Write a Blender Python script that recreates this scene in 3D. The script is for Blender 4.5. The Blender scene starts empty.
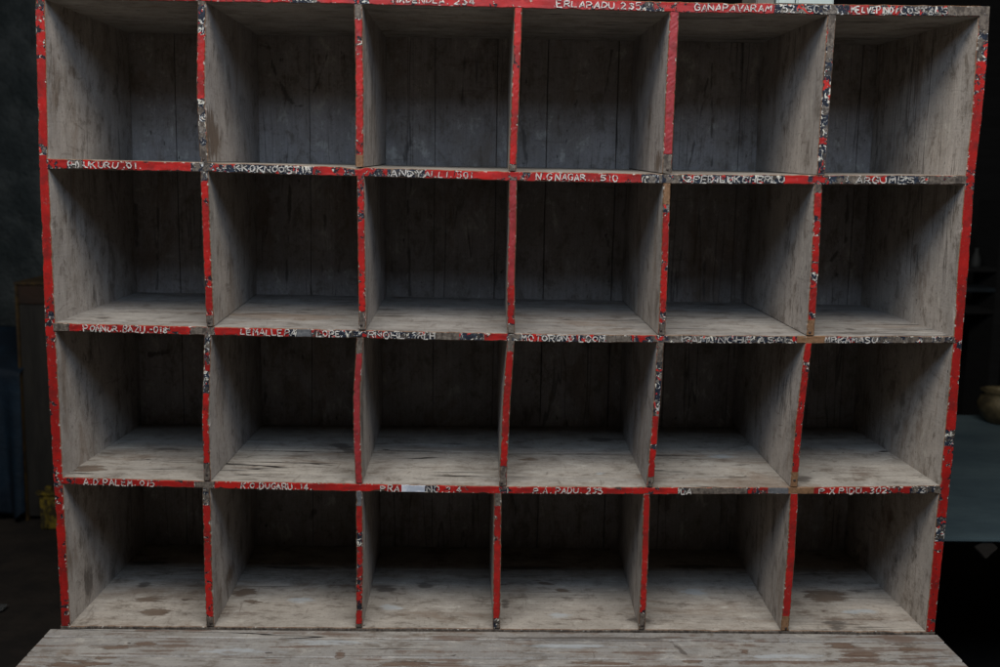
import bpy, bmesh, math, random
from mathutils import Vector, Matrix, noise
random.seed(7)
SC = bpy.context.scene
COL = SC.collection
R = math.radians

# ------------------------------------------------------------------ camera
CF = 1078.78; CP = Vector((0.73956, -1.87178, 0.82301)); RX, RY, RZ = -0.14684, -0.0168, -0.0238
D = 0.434            # depth of the pigeonholes
G = -0.62            # ground below the cabinet floor
def rotm():
    return (Matrix.Rotation(RZ, 3, 'Z') @ Matrix.Rotation(RX, 3, 'X') @ Matrix.Rotation(RY, 3, 'Y'))
ROT = rotm()
def ray(x, y): return ROT @ Vector(((x-500)/CF, 1, -(y-333.5)/CF))
def on_y(x, y, Y=0.0):
    d = ray(x, y); return CP + d*((Y-CP.y)/d.y)
def on_z(x, y, Z=0.0):
    d = ray(x, y); return CP + d*((Z-CP.z)/d.z)

cam = bpy.data.cameras.new('camera'); co = bpy.data.objects.new('camera', cam); COL.objects.link(co)
m = Matrix((ROT.col[0], ROT.col[2], -ROT.col[1])).transposed()
co.matrix_world = Matrix.Translation(CP) @ m.to_4x4()
cam.sensor_width = 36; cam.lens = CF/1000*36; cam.clip_end = 200; cam.clip_start = .05
cam.dof.use_dof = True; cam.dof.focus_distance = 1.95; cam.dof.aperture_fstop = 4.5
SC.camera = co

# ------------------------------------------------------------------ node helper
class NT:
    def __init__(s, name):
        s.m = bpy.data.materials.new(name); s.m.use_nodes = True
        s.t = s.m.node_tree; s.t.nodes.clear()
        s.out = s.n('ShaderNodeOutputMaterial'); s.tc = s.n('ShaderNodeTexCoord')
        oi = s.n('ShaderNodeObjectInfo')
        mu = s.vmath('SCALE', (1.0, 2.3, 3.1), None, oi.outputs['Random'], scale=True)
        s.vec = s.vmath('ADD', s.tc.outputs['Object'], mu)
    def n(s, t): return s.t.nodes.new(t)
    def l(s, a, b): s.t.links.new(a, b)
    def setin(s, inp, v):
        if hasattr(v, 'is_output') or isinstance(v, bpy.types.NodeSocket): s.l(v, inp)
        elif v is not None: inp.default_value = v
    def vmath(s, op, a, b, sc=None, scale=False):
        n = s.n('ShaderNodeVectorMath'); n.operation = op
        s.setin(n.inputs[0], a)
        if scale: s.setin(n.inputs['Scale'], s.math('MULTIPLY', sc, 9.0))
        else: s.setin(n.inputs[1], b)
        return n.outputs[0]
    def math(s, op, a, b=None, c=None, clamp=False):
        n = s.n('ShaderNodeMath'); n.operation = op; n.use_clamp = clamp
        s.setin(n.inputs[0], a)
        if b is not None: s.setin(n.inputs[1], b)
        if c is not None: s.setin(n.inputs[2], c)
        return n.outputs[0]
    def noise(s, scale, detail=4, rough=.55, sv=(1, 1, 1), dist=0, vec=None):
        mp = s.n('ShaderNodeMapping'); s.l(vec or s.vec, mp.inputs[0]); mp.inputs['Scale'].default_value = sv
        n = s.n('ShaderNodeTexNoise'); s.l(mp.outputs[0], n.inputs['Vector'])
        n.inputs['Scale'].default_value = scale; n.inputs['Detail'].default_value = detail
        n.inputs['Roughness'].default_value = rough; n.inputs['Distortion'].default_value = dist
        return n.outputs['Fac']
    def step(s, v, a, b, o0=0., o1=1.):
        n = s.n('ShaderNodeMapRange'); n.interpolation_type = 'SMOOTHSTEP' if abs(b-a) > .02 else 'LINEAR'
        s.setin(n.inputs[0], v); s.setin(n.inputs[1], a); s.setin(n.inputs[2], b)
        n.inputs[3].default_value = o0; n.inputs[4].default_value = o1
        return n.outputs[0]
    def mix(s, f, a, b, mode='MIX'):
        n = s.n('ShaderNodeMix'); n.data_type = 'RGBA'; n.blend_type = mode
        s.setin(n.inputs[0], f)
        s.setin(n.inputs[6], c4(a)); s.setin(n.inputs[7], c4(b))
        return n.outputs[2]
    def attr(s, name):
        a = s.n('ShaderNodeAttribute'); a.attribute_name = name
        sp = s.n('ShaderNodeSeparateColor'); s.l(a.outputs['Color'], sp.inputs[0]); return sp.outputs
    def bsdf(s, col, rough=.6, height=None, bd=.001, spec=.5, metal=0, strength=1.0):
        b = s.n('ShaderNodeBsdfPrincipled'); s.setin(b.inputs['Base Color'], c4(col)); s.setin(b.inputs['Roughness'], rough)
        s.setin(b.inputs['Specular IOR Level'], spec); b.inputs['Metallic'].default_value = metal
        if height is not None:
            bu = s.n('ShaderNodeBump'); bu.inputs['Distance'].default_value = bd; bu.inputs['Strength'].default_value = strength
            s.l(height, bu.inputs['Height']); s.l(bu.outputs[0], b.inputs['Normal'])
        s.l(b.outputs[0], s.out.inputs[0]); return b
def c4(c): return (*c, 1.0) if isinstance(c, tuple) and len(c) == 3 else c

# ------------------------------------------------------------------ materials
def wood_paint(name, ax, c1=(.40, .368, .325), c2=(.32, .298, .272), brown=(.10, .066, .045), wear=.5, cracks=1.0, streak=1.0):
    """old thin whitewash on sawn boards; ax = grain axis"""
    t = NT(name)
    def sv(a, c): return tuple(a if i == ax else c for i in range(3))
    g1 = t.noise(1.0, 7, .62, sv(3.0, 70)); g2 = t.noise(1.0, 5, .6, sv(14, 330)); g3 = t.noise(1.0, 4, .55, sv(1.2, 26), .6)
    bl = t.noise(4.2, 6, .62); bl2 = t.noise(11, 6, .68); fine = t.noise(120, 3, .6); saw = t.noise(1.0, 2, .5, sv(260, 9))
    col = t.mix(t.step(bl, .35, .65), c1, c2)
    col = t.mix(t.step(bl2, .42, .72, 0, .55), col, (.235, .205, .17))           # warm grubby handling
    col = t.mix(t.step(g3, .45, .68, 0, .42*streak), col, (.21, .20, .195))
    col = t.mix(t.step(g2, .3, .75, .0, .30+.15*streak), col, (.17, .155, .135))
    col = t.mix(t.step(fine, .6, .75, 0, .35), col, (.45, .43, .39))
    col = t.mix(t.step(t.noise(190, 4, .7), .56, .66, 0, .5), col, (.12, .10, .088))
    sc = t.noise(24, 9, .78, sv(.7, 1.25), .3); sc2 = t.noise(1.0, 5, .65, sv(60, 14), .8)
    col = t.mix(t.step(sc, .50, .64, 0, .8), col, (.14, .118, .096))
    col = t.mix(t.step(sc, .34, .45, .65, 0), col, (.52, .50, .45))
    col = t.mix(t.step(sc2, .60, .70, 0, .5), col, (.14, .115, .095))
    oi = t.n('ShaderNodeObjectInfo')
    col = t.mix(1.0, col, t.mix(oi.outputs['Random'], (.80, .79, .80), (1.06, 1.02, .96)), 'MULTIPLY')
    # thin places where the whitewash is rubbed off
    w = t.math('ADD', t.math('MULTIPLY', g1, .62*streak), t.math('MULTIPLY', bl2, .46+.62*(1-streak)))
    col = t.mix(t.step(w, .63-.09*(wear-.5), .70-.09*(wear-.5), 0, .85), col, t.mix(t.step(g2, .3, .7), brown, (.17, .13, .10)))
    # drying cracks along the grain
    cr = t.math('ABSOLUTE', t.math('SUBTRACT', t.noise(1.0, 3, .5, sv(.9, 17), .35), .5))
    crm = t.math('MULTIPLY', t.step(cr, .0035, .0075, 1, 0), t.step(t.noise(3.1, 2), .46, .56))
    crm = t.math('MULTIPLY', crm, cracks)
    col = t.mix(crm, col, (.025, .02, .017))
    # knocks and specks
    sp = t.step(t.noise(46, 3, .6, sv(.6, 1.2)), .70, .735)
    col = t.mix(t.math('MULTIPLY', sp, .8), col, (.05, .038, .03))
    sm = t.noise(7.5, 7, .74, sv(.45, 1.3), .5)
    col = t.mix(t.step(sm, .53, .66, 0, .55), col, (.17, .115, .075))
    A = t.attr('wear')
    edge = t.math('ADD', A[0], t.math('MULTIPLY', t.math('SUBTRACT', t.noise(80, 7, .74, sv(.18, 1.2)), .5), 2.1))
    st = t.step(edge, .50, .57)
    col = t.mix(t.math('MULTIPLY', st, .88), col, t.mix(t.step(g2, .3, .7), brown, (.16, .115, .08)))
    st2 = t.step(t.math('ADD', A[1], t.math('MULTIPLY', t.math('SUBTRACT', t.noise(60, 6, .74, sv(.3, 1.1)), .5), 1.5)), .42, .66)
    col = t.mix(t.math('MULTIPLY', st2, .8), col, (.085, .07, .058))
    st3 = t.step(t.math('ADD', A[2], t.math('MULTIPLY', t.math('SUBTRACT', t.noise(46, 6, .74, sv(.35, 1.1)), .5), 1.7)), .50, .72)
    col = t.mix(t.math('MULTIPLY', st3, .6), col, (.42, .45, .46))
    h = t.math('ADD', t.math('MULTIPLY', g1, .5), t.math('MULTIPLY', g2, .35))
    h = t.math('ADD', h, t.math('MULTIPLY', saw, .25))
    h = t.math('SUBTRACT', h, t.math('MULTIPLY', crm, 1.2)); h = t.math('SUBTRACT', h, t.math('MULTIPLY', st, .3))
    h = t.math('SUBTRACT', h, t.math('MULTIPLY', sp, .5))
    t.bsdf(col, t.step(bl2, .3, .7, .48, .7), h, .0014, .45)
    return t.m

def edge_paint(name):
    """red gloss on the front edges, chipped down to navy, cream and bare wood; amounts come from the mesh attributes"""
    t = NT(name)
    ax = t.attr('wear'); bx = t.attr('wear_more')
    uv = t.n('ShaderNodeSeparateXYZ'); t.l(t.tc.outputs['UV'], uv.inputs[0]); v = uv.outputs[1]
    n1 = t.noise(75, 6, .66, dist=.4); n2 = t.noise(210, 5, .65, dist=.8); n3 = t.noise(16, 3, .5); n4 = t.noise(420, 3, .6)
    ve = t.math('ABSOLUTE', t.math('SUBTRACT', v, .5))                       # 0 middle, .5 at the arris
    rim = t.step(ve, .30, .5, 0, .09)
    red = t.mix(t.step(n3, .35, .65), (.365, .011, .008), (.24, .010, .008))
    red = t.mix(t.step(n2, .45, .8, 0, .35), red, (.20, .010, .008))
    red = t.mix(t.math('MULTIPLY', ax[2], t.step(n1, .3, .7, .55, .95)), red, (.235, .032, .036))   # faded dull pinkish
    red = t.mix(t.step(t.noise(34, 6, .72), .46, .66, 0, .75), red, (.13, .013, .011))
    # rubbed streaks
    red = t.mix(t.step(t.noise(1, 4, .6, (160, 160, 160)), .63, .70, 0, .35), red, (.42, .14, .11))
    # old layers
    o1 = t.vmath('ADD', t.vec, (3.7, 1.1, 5.2)); o2 = t.vmath('ADD', t.vec, (1.7, 4.1, 2.2)); o3 = t.vmath('ADD', t.vec, (7.1, 2.9, 4.4))
    old = t.mix(t.step(t.noise(60, 4, .6, vec=o1), .45, .47), (.040, .033, .027), (.006, .009, .018))
    old = t.mix(t.step(t.noise(85, 3, .6, vec=o2), .57, .58), old, (.014, .021, .034))
    old = t.mix(t.step(t.noise(95, 4, .66, (1, 1, .8), 1.4, vec=o3), .59, .60), old, (.52, .49, .41))
    old = t.mix(t.step(t.noise(130, 3, .6, (1, 1, .8), 1.6), .63, .64), old, (.46, .46, .44))
    old = t.mix(t.step(t.noise(44, 4, .6, vec=o3), .585, .60), old, t.mix(t.step(n2, .42, .56), (.055, .045, .037), (.15, .13, .11)))
    old = t.mix(t.step(t.noise(52, 3, .6, dist=1, vec=o2), .62, .63), old, (.38, .015, .010))
    bare = t.mix(t.step(n2, .3, .7), (.060, .045, .034), (.15, .125, .10))
    bare = t.mix(t.step(t.noise(1, 5, .65, (130, 130, 60)), .48, .62, 0, .85), bare, (.040, .031, .025))
    brown = t.mix(t.step(n2, .3, .7), (.13, .07, .035), (.22, .12, .062))
    grey = t.mix(t.step(n2, .3, .7), (.075, .078, .082), (.13, .13, .13))
    white = t.mix(t.step(n1, .35, .6), (.52, .54, .57), (.34, .37, .42))
    def mask(a, base, amp=1.0, w=.02, src=None):
        q = t.math('ADD', a, t.math('MULTIPLY', t.math('SUBTRACT', src or n1, .5), amp))
        return t.step(q, base-w, base+w)
    small = t.mix(t.step(t.noise(120, 3, .6, vec=o1), .57, .58), (.010, .010, .014), (.48, .45, .38))
    old = t.mix(t.step(ax[0], .40, .46), small, old)
    chip = mask(t.math('ADD', ax[0], rim), .50, 2.1, .012)
    deep = mask(t.math('ADD', ax[0], rim), .518, 2.1, .012)
    col = t.mix(t.math('MULTIPLY', chip, t.step(n2, .50, .54)), red, (.50, .46, .38))
    col = t.mix(deep, col, old)
    col = t.mix(mask(ax[1], .5, 1.3), col, bare)
    col = t.mix(mask(bx[0], .5, .6), col, white)
    col = t.mix(mask(bx[1], .5, .9), col, grey)
    col = t.mix(mask(bx[2], .5, .8), col, brown)
    # the arris itself is knocked to cream here and there
    ar = t.math('MULTIPLY', t.step(ve, .40, .47), t.step(t.noise(95, 5, .7), .60, .625))
    col = t.mix(t.math('MULTIPLY', ar, .85), col, t.mix(t.step(n2, .42, .46), (.05, .04, .035), (.46, .43, .37)))
    lift = t.math('MAXIMUM', chip, mask(ax[1], .5, 1.3))
    h = t.math('SUBTRACT', t.math('MULTIPLY', n1, .35), t.math('MULTIPLY', lift, .8))
    h = t.math('SUBTRACT', h, t.math('MULTIPLY', deep, .4)); h = t.math('ADD', h, t.math('MULTIPLY', n2, .15))
    ro = t.math('ADD', t.math('MULTIPLY', lift, .25), .46)
    t.bsdf(col, ro, h, .0014, .28)
    return t.m

def letter_paint(name, col, keep=.60):
    t = NT(name)
    n1 = t.noise(230, 4, .6); n2 = t.noise(60, 3)
    b = t.bsdf(t.mix(t.step(n2, .35, .7), col, tuple(c*.72 for c in col)), .55)
    tr = t.n('ShaderNodeBsdfTransparent'); mx = t.n('ShaderNodeMixShader')
    t.l(t.step(n1, keep, keep+.02), mx.inputs[0]); t.l(b.outputs[0], mx.inputs[1]); t.l(tr.outputs[0], mx.inputs[2])
    t.l(mx.outputs[0], t.out.inputs[0]); return t.m

def simple(name, c1, c2, scale=8, sv=(1, 1, 1), rough=.7, bd=.003, metal=0, spec=.4, th=(.35, .65)):
    t = NT(name)
    n1 = t.noise(scale, 6, .62, sv); n2 = t.noise(scale*7, 4, .6, sv)
    col = t.mix(t.step(n1, *th), c1, c2); col = t.mix(t.step(n2, .5, .75, 0, .4), col, tuple(c*.5 for c in c1))
    t.bsdf(col, rough, t.math('ADD', n1, t.math('MULTIPLY', n2, .4)), bd, spec, metal); return t.m

W_SIDE = wood_paint('whitewashed_upright', 2, c1=(.53, .485, .445), c2=(.41, .38, .355), wear=.16, cracks=.45, streak=.3)
W_SHELF = wood_paint('whitewashed_shelf', 0, c1=(.46, .43, .38), c2=(.37, .345, .31), wear=.60, streak=.8)
W_FLOOR = wood_paint('whitewashed_floor', 0, c1=(.47, .43, .38), c2=(.37, .34, .30), wear=.75, cracks=.5, streak=.7)
W_LEDGE = wood_paint('whitewashed_ledge', 0, c1=(.40, .385, .355), c2=(.30, .295, .285), brown=(.11, .058, .038), wear=1.25)
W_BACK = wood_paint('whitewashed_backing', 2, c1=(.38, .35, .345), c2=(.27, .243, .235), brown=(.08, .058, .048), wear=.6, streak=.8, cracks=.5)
W_BARE = simple('bare_old_wood', (.12, .085, .06), (.07, .05, .04), 6, (1, 12, 12))
RED = edge_paint('chipped_red_edge')
LET = letter_paint('cream_lettering', (.54, .505, .455), .56); LETD = letter_paint('worn_lettering', (.42, .39, .35), .525)
LETN = letter_paint('navy_lettering', (.02, .03, .055), .58)

# ------------------------------------------------------------------ object helpers
def link(name, mesh, mats, parent=None):
    o = bpy.data.objects.new(name, mesh); COL.objects.link(o)
    for mm in (mats if isinstance(mats, (list, tuple)) else [mats]): mesh.materials.append(mm)
    if parent: o.parent = parent
    return o
def tag(o, label=None, cat=None, group=None, kind=None):
    for k, v in (('label', label), ('category', cat), ('group', group), ('kind', kind)):
        if v: o[k] = v
    return o
def empty(name, loc, label, cat):
    o = bpy.data.objects.new(name, None); o.location = loc; o.empty_display_size = .1; COL.objects.link(o)
    bpy.context.view_layer.update()
    return tag(o, label, cat)
def bm_obj(name, bm, mats, parent=None, smooth=False):
    me = bpy.data.meshes.new(name)
    bmesh.ops.recalc_face_normals(bm, faces=bm.faces); bm.to_mesh(me); bm.free()
    if smooth:
        for p in me.polygons: p.use_smooth = True
    return link(name, me, mats, parent)
def add_box(bm, x0, x1, y0, y1, z0, z1, bev=.002, rot=None, piv=None):
    r = bmesh.ops.create_cube(bm, size=1); vs = r['verts']
    for v in vs: v.co = Vector(((x0+x1)/2+v.co.x*(x1-x0), (y0+y1)/2+v.co.y*(y1-y0), (z0+z1)/2+v.co.z*(z1-z0)))
    if rot is not None: bmesh.ops.rotate(bm, verts=vs, cent=piv, matrix=rot)
    if bev:
        es = list({e for v in vs for e in v.link_edges}); bmesh.ops.bevel(bm, geom=es, offset=bev, segments=2, affect='EDGES')
def lerp(a, b, t): return a+(b-a)*t
def pl(pts, x):
    """piecewise linear lookup"""
    if x <= pts[0][0]: return pts[0][1]
    for (a, b), (c, d) in zip(pts, pts[1:]):
        if x <= c: return b+(d-b)*(x-a)/(c-a)
    return pts[-1][1]
def n1d(x, s, seed=0): return noise.noise(Vector((x*s, seed*7.31+.5, seed*1.7)))

# ------------------------------------------------------------------ the cabinet: measured edges (photo points on its front plane)
def prof(pts): return [(p.x, p.z) for p in (on_y(x, y) for x, y in pts)]
SH_T = [prof([(40, 158.5), (210, 162.6), (360, 167.6), (510, 171.5), (660, 174), (820, 175.3), (975, 175.3)]),
        prof([(45, 322.5), (75, 323.6), (210, 326.8), (370, 330.5), (530, 334), (670, 335.5), (810, 336), (965, 336.5)]),
        prof([(50, 477), (200, 481), (350, 483.5), (505, 486.5), (660, 487.5), (810, 487.3), (950, 485.5)])]
SH_B = [prof([(40, 168.7), (210, 172.3), (360, 176.5), (510, 181), (660, 183.8), (820, 184.6), (975, 185)]),
        prof([(45, 331), (75, 332), (210, 335.5), (370, 338.8), (530, 342), (670, 343.3), (810, 343.8), (965, 343.5)]),
        prof([(50, 484), (200, 488.3), (350, 491.7), (505, 494), (660, 494.7), (810, 494.2), (950, 494)])]
TB_B = prof([(30, -1), (200, 1.7), (350, 4.5), (520, 8.4), (690, 13), (840, 15.5), (985, 17)])
TB_T = prof([(30, -14), (200, -11), (350, -7.5), (520, -3), (600, 0), (700, 2.6), (850, 4.6), (990, 6.2)])
BK_T = [lambda x: .838, lambda x: lerp(on_y(135, 292, D).z, on_y(866, 305, D).z, x/1.6), lambda x: lerp(on_y(141, 424, D).z, on_y(864, 428, D).z, x/1.6)]
BK_TOP = lambda x: lerp(on_y(130, 33, D).z, on_y(877, 45, D).z, x/1.6)
def top_of(k, x, y=0.):       # upper face of shelf k (3 = cabinet floor)
    if k == 3: return 0.0
    return lerp(pl(SH_T[k], x), BK_T[k](x), y/D)
def bot_of(k, x, y=0.):       # lower face of shelf k (-1 = top board)
    if k == -1: return lerp(pl(TB_B, x), BK_TOP(x), y/D)
    return lerp(pl(SH_B[k], x), BK_T[k](x)-.016, y/D)
LS = [on_y(x, y) for x, y in [(34.5, 0), (38.6, 166), (44.5, 325), (53.0, 480), (57.5, 560), (61, 627)]]
LI = [on_y(x, y) for x, y in [(44.4, 0), (48.2, 166), (54.8, 325), (62.6, 480), (66.8, 560), (70, 627)]]
RI = [on_y(x, y) for x, y in [(979.2, 14), (976, 60), (972, 120), (966, 175), (958, 270), (954, 338), (946.4, 420), (940, 485), (932.7, 560), (926.5, 628)]]
RO = [on_y(x, y) for x, y in [(990.5, 8), (987.5, 60), (982, 120), (975, 180), (969, 270), (963.5, 330), (957, 420), (951, 480), (942.5, 560), (935.2, 628)]]
zx = lambda P: sorted((p.z, p.x) for p in P)
LS, LI, RI, RO = map(zx, (LS, LI, RI, RO))
XBL, XBR = on_y(134, 200, D).x, on_y(868, 200, D).x

cab = empty('pigeonhole_cabinet', (.8, .2, G), 'old open pigeonhole cabinet with whitewashed cells and chipped red front edges', 'cabinet')
INV = cab.matrix_world.inverted()

def wearfun(segs, kinds):
    """segs: list of (end, kind); returns s -> (old, bare, fade, white, grey, brown)"""
    K = {'red': (.25, 0, 0, 0, 0, 0), 'chip': (.37, 0, 0, 0, 0, 0), 'half': (.50, .1, 0, 0, 0, 0), 'old': (1.1, .08, 0, 0, 0, 0), 'obare': (1.1, .5, 0, 0, 0, 0),
         'bare': (.9, .68, 0, 0, 0, 0), 'fade': (.10, .05, 1, 0, 0, 0), 'white': (0, 0, 0, 1, 0, 0), 'grey': (.2, 0, 0, 0, 1, 0), 'brown': (0, .3, 0, 0, 0, 1.0), 'sill': (0, 2.2, 0, 0, 0, 0), 'clean': (.13, 0, 0, 0, 0, 0)}
    def f(s):
        for e, k in segs:
            if s <= e: return K[k]
        return K[segs[-1][1]]
    return f

def board(name, svals, ring, wear, parent, face_mat, n_depth=18, front=2, stains=(), seams=(), vertical=False, jit=.0006, seed=0, top_side='B'):
    """A board whose cross-section is swept along svals. ring(s, y) -> (A, B): the two face coordinates (Vector) at depth y.
       Front (y=0) has a small bevel; seam grooves run along the board on its B face. stains(P)->(r,g,b) for both faces."""
    bm = bmesh.new()
    ca = bm.loops.layers.float_color.new('wear') if False else bm.verts.layers.float_color.new('wear')
    cb = bm.verts.layers.float_color.new('wear_more'); uvl = bm.loops.layers.uv.new('UVMap')
    ys = [.0022] + [D*((i+1)/n_depth)**1.15 for i in range(n_depth)]
    for sy in seams:
        ys = [y for y in ys if abs(y-sy) > .004] + [sy-.0011, sy, sy+.0011]
    ys.sort()
    rows = []
    for i, s in enumerate(svals):
        row = []
        A0, B0 = ring(s, 0.)
        w = wear(s)
        nA = jit*n1d(s, 60, seed)*2+jit*.8*n1d(s, 240, seed+1); nB = jit*n1d(s, 60, seed+2)*2+jit*.8*n1d(s, 240, seed+3)
        nickA = max(0, n1d(s, 33, seed+5)-.38)*.007; nickB = max(0, n1d(s, 33, seed+9)-.34)*.007
        dirv = (B0-A0).normalized()
        # A face from back to front, front edge, B face front to back
        for y in reversed(ys):
            A, _ = ring(s, y); f = max(0, 1-y/.006)
            row.append((A+dirv*(nA+nickA)*f, 'A', y))
        bev = .0016
        row.append((A0+dirv*(bev+nA+nickA)+Vector((0, -.0001, 0)), 'F', 0.)); 
        for q in range(1, front+1):
            row.append((A0.lerp(B0, q/(front+1))+Vector((0, .0006*n1d(s, 45, seed+11+q), 0)), 'F', q/(front+1)))
        row.append((B0-dirv*(bev+nB*-1+nickB), 'F', 1.))
        for y in ys:
            _, B = ring(s, y); f = max(0, 1-y/.006)
            P = B-dirv*(nickB-nB)*f
            if any(abs(y-sy) < 1e-6 for sy in seams): P = P-dirv*.004
            row.append((P, 'B', y))
        vs = []
        for P, side, y in row:
            v = bm.verts.new(INV @ P)
            if side == 'F': v[ca] = (w[0], w[1], w[2], 1); v[cb] = (w[3], w[4], w[5], 1)
            else:
                st = stains(P) if stains else (0, 0, 0)
                v[ca] = (*st, 1)
            vs.append(v)
        rows.append((s, row, vs))
    nn = len(rows[0][2])
    L0 = rows[0][0]
    for (s0, r0, v0), (s1, r1, v1) in zip(rows, rows[1:]):
        for j in range(nn-1):
            f = bm.faces.new((v0[j], v0[j+1], v1[j+1], v1[j]))
            fr = (r0[j][1] == 'F') or (r0[j+1][1] == 'F')
            f.material_index = 1 if fr else 0
            f.smooth = False
            if fr:
                va = r0[j][2] if r0[j][1] == 'F' else -.06
                vb = r0[j+1][2] if r0[j+1][1] == 'F' else 1.06
                for lp, (ss, tt) in zip(f.loops, ((s0, va), (s0, vb), (s1, vb), (s1, va))): lp[uvl].uv = (ss, tt)
        f = bm.faces.new((v0[nn-1], v0[0], v1[0], v1[nn-1]))
    bm.faces.new(rows[0][2][::-1]); bm.faces.new(rows[-1][2])
    return bm_obj(name, bm, [face_mat, RED], parent)
def bevel_material_fix(): pass

def frange(a, b, step):
    n = max(2, int((b-a)/step)+1); return [a+(b-a)*i/n for i in range(n+1)]

# stains ---------------------------------------------------------------
def blob(P, c, rx, ry, ax=0, ay=1, ang=0):
    dx = P[ax]-c[ax]; dy = P[ay]-c[ay]; a = math.cos(ang); b = math.sin(ang)
    u = (dx*a+dy*b)/rx; v = (-dx*b+dy*a)/ry
    d = math.sqrt(u*u+v*v); return max(0., min(1.2, 1.5-d))
def floor_spots(z, spots):
    out = []
    for (x, y, wx, wy, ang, ch) in spots:
        c = on_z(x, y, z); c2 = on_z(x+wx, y, z); c3 = on_z(x, y-wy, z); out.append((c, abs(c2.x-c.x), abs(c3.y-c.y), ang, ch))
    def f(P):
        r = [0, 0, 0]
        for c, rx, ry, ang, ch in out:
            if abs(P.z-z) < .02: r[ch] = max(r[ch], blob(P, c, rx, ry, 0, 1, ang)*(.74 if ch == 0 else .62))
        return tuple(r)
    return f
DIVX = [0]*5
st1 = floor_spots(pl(SH_T[1], .8), [(60, 322, 10, 3, 0, 1), (850, 332, 8, 2, 0, 1)])
st2 = floor_spots(pl(SH_T[2], .8), [(88, 473, 19, 4.5, -.3, 0), (150, 466, 5, 1, 0, 0), (803, 482, 14, 4, -.4, 1), (345, 450, 12, 10, .5, 1), (170, 452, 40, 2, 0, 1),
        (530, 461, 12, 1.5, 0, 0), (740, 468, 14, 1.5, 0, 1), (600, 443, 18, 2.5, 0, 1), (600, 475, 14, 1.5, .6, 2), (720, 460, 20, 3, 0, 2)])
st3 = floor_spots(0., [(148, 599, 20, 3.4, .15, 0), (156, 612, 18, 4.2, -.05, 0), (144, 585, 10, 4, 0, 1), (245, 592, 12, 6, -1.0, 0), (253, 602, 12, 2.2, -.35, 0), (386, 588, 14, 5, 0, 1),
        (425, 585, 10, 5, .9, 1), (545, 583, 15, 2, -.6, 0), (562, 590, 10, 2, -.4, 0), (505, 604, 6, 6, 0, 1), (826, 596, 26, 8, 0, 0), (834, 624, 17, 7, 0, 1), (695, 592, 20, 5, 0, 2), (860, 612, 26, 5, 0, 2),
        (530, 568, 60, 3, 0, 1), (700, 567, 50, 2.5, 0, 1), (150, 563, 40, 3, 0, 1), (300, 568, 50, 2.5, 0, 1), (390, 607, 18, 5, 0, 2), (560, 615, 20, 5, 0, 2), (300, 600, 20, 5, 0, 2), (640, 620, 15, 4, 0, 1)])
def ledge_st(P):
    r = [0, 0, 0]
    for c, rx, ry, ang, ch in LEDGE_SP:
        r[ch] = max(r[ch], blob(P, c, rx, ry, 0, 1, ang)*.6)
    return tuple(r)
LEDGE_SP = []
for (x, y, wx, wy, ang, ch) in [(340, 653, 7, 8, 0, 0), (80, 663, 40, 5, .0, 0), (146, 642, 14, 3, 0, 0), (120, 646, 25, 3, 0, 0), (105, 656, 30, 2.5, 0, 0), (400, 663, 40, 5, 0, 0), (845, 645, 22, 4.5, .0, 0), (905, 647, 16, 5, 0, 0),
        (860, 653, 34, 3, 0, 0), (680, 648, 4, 12, .3, 1), (690, 660, 12, 3, 0, 0), (600, 662, 45, 2, 0, 0), (745, 650, 7, 3, .5, 0), (560, 645, 80, 3, 0, 2), (240, 650, 60, 6, 0, 2), (780, 655, 60, 4, 0, 2),
        (330, 640, 60, 4, 0, 2), (600, 637, 160, 2.5, 0, 1), (860, 660, 40, 3, 0, 0)]:
    c = on_z(x, y, 0.); c2 = on_z(x+wx, y, 0.); c3 = on_z(x, y-wy, 0.); LEDGE_SP.append((c, abs(c2.x-c.x), abs(c3.y-c.y), ang, ch))

# ---- shelves
def px_segs(lst, y):      # photo x positions along a shelf front -> world x
    return [(on_y(x, y).x, k) for x, k in lst]
SEG_TOP = px_segs([(290, 'red'), (316, 'old'), (355, 'red'), (368, 'old'), (640, 'red'), (662, 'half'), (688, 'chip'), (775, 'red'), (848, 'old'), (868, 'red'), (902, 'half'), (948, 'old'), (1000, 'bare')], 8)
SEG = [px_segs([(56, 'half'), (67, 'red'), (83, 'obare'), (120, 'red'), (145, 'chip'), (190, 'red'), (212, 'obare'), (236, 'half'), (313, 'old'), (345, 'red'), (390, 'half'), (425, 'obare'), (508, 'red'), (530, 'half'),
                (643, 'red'), (660, 'old'), (682, 'obare'), (696, 'half'), (786, 'old'), (808, 'clean'), (830, 'half'), (850, 'obare'), (866, 'bare'), (888, 'half'), (930, 'old'), (1000, 'bare')], 172),
       px_segs([(68, 'bare'), (190, 'red'), (214, 'bare'), (290, 'red'), (297, 'old'), (312, 'grey'), (330, 'half'), (362, 'old'), (385, 'half'), (435, 'old'), (460, 'bare'), (484, 'old'), (508, 'red'), (520, 'obare'),
                (532, 'half'), (540, 'red'), (568, 'old'), (578, 'half'), (605, 'old'), (632, 'bare'), (650, 'half'), (690, 'obare'), (798, 'old'), (826, 'brown'), (880, 'old'), (1000, 'obare')], 335),
       px_segs([(80, 'chip'), (195, 'red'), (214, 'bare'), (350, 'red'), (401, 'clean'), (424, 'white'), (438, 'old'), (500, 'red'), (510, 'half'), (600, 'red'), (660, 'chip'), (679, 'clean'), (692, 'old'), (750, 'bare'),
                (769, 'half'), (790, 'grey'), (815, 'brown'), (885, 'red'), (912, 'chip'), (938, 'obare'), (1000, 'bare')], 488)]
XS = frange(pl(LI, .5)-.004, pl(RI, .5)+.004, .0042)
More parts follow.
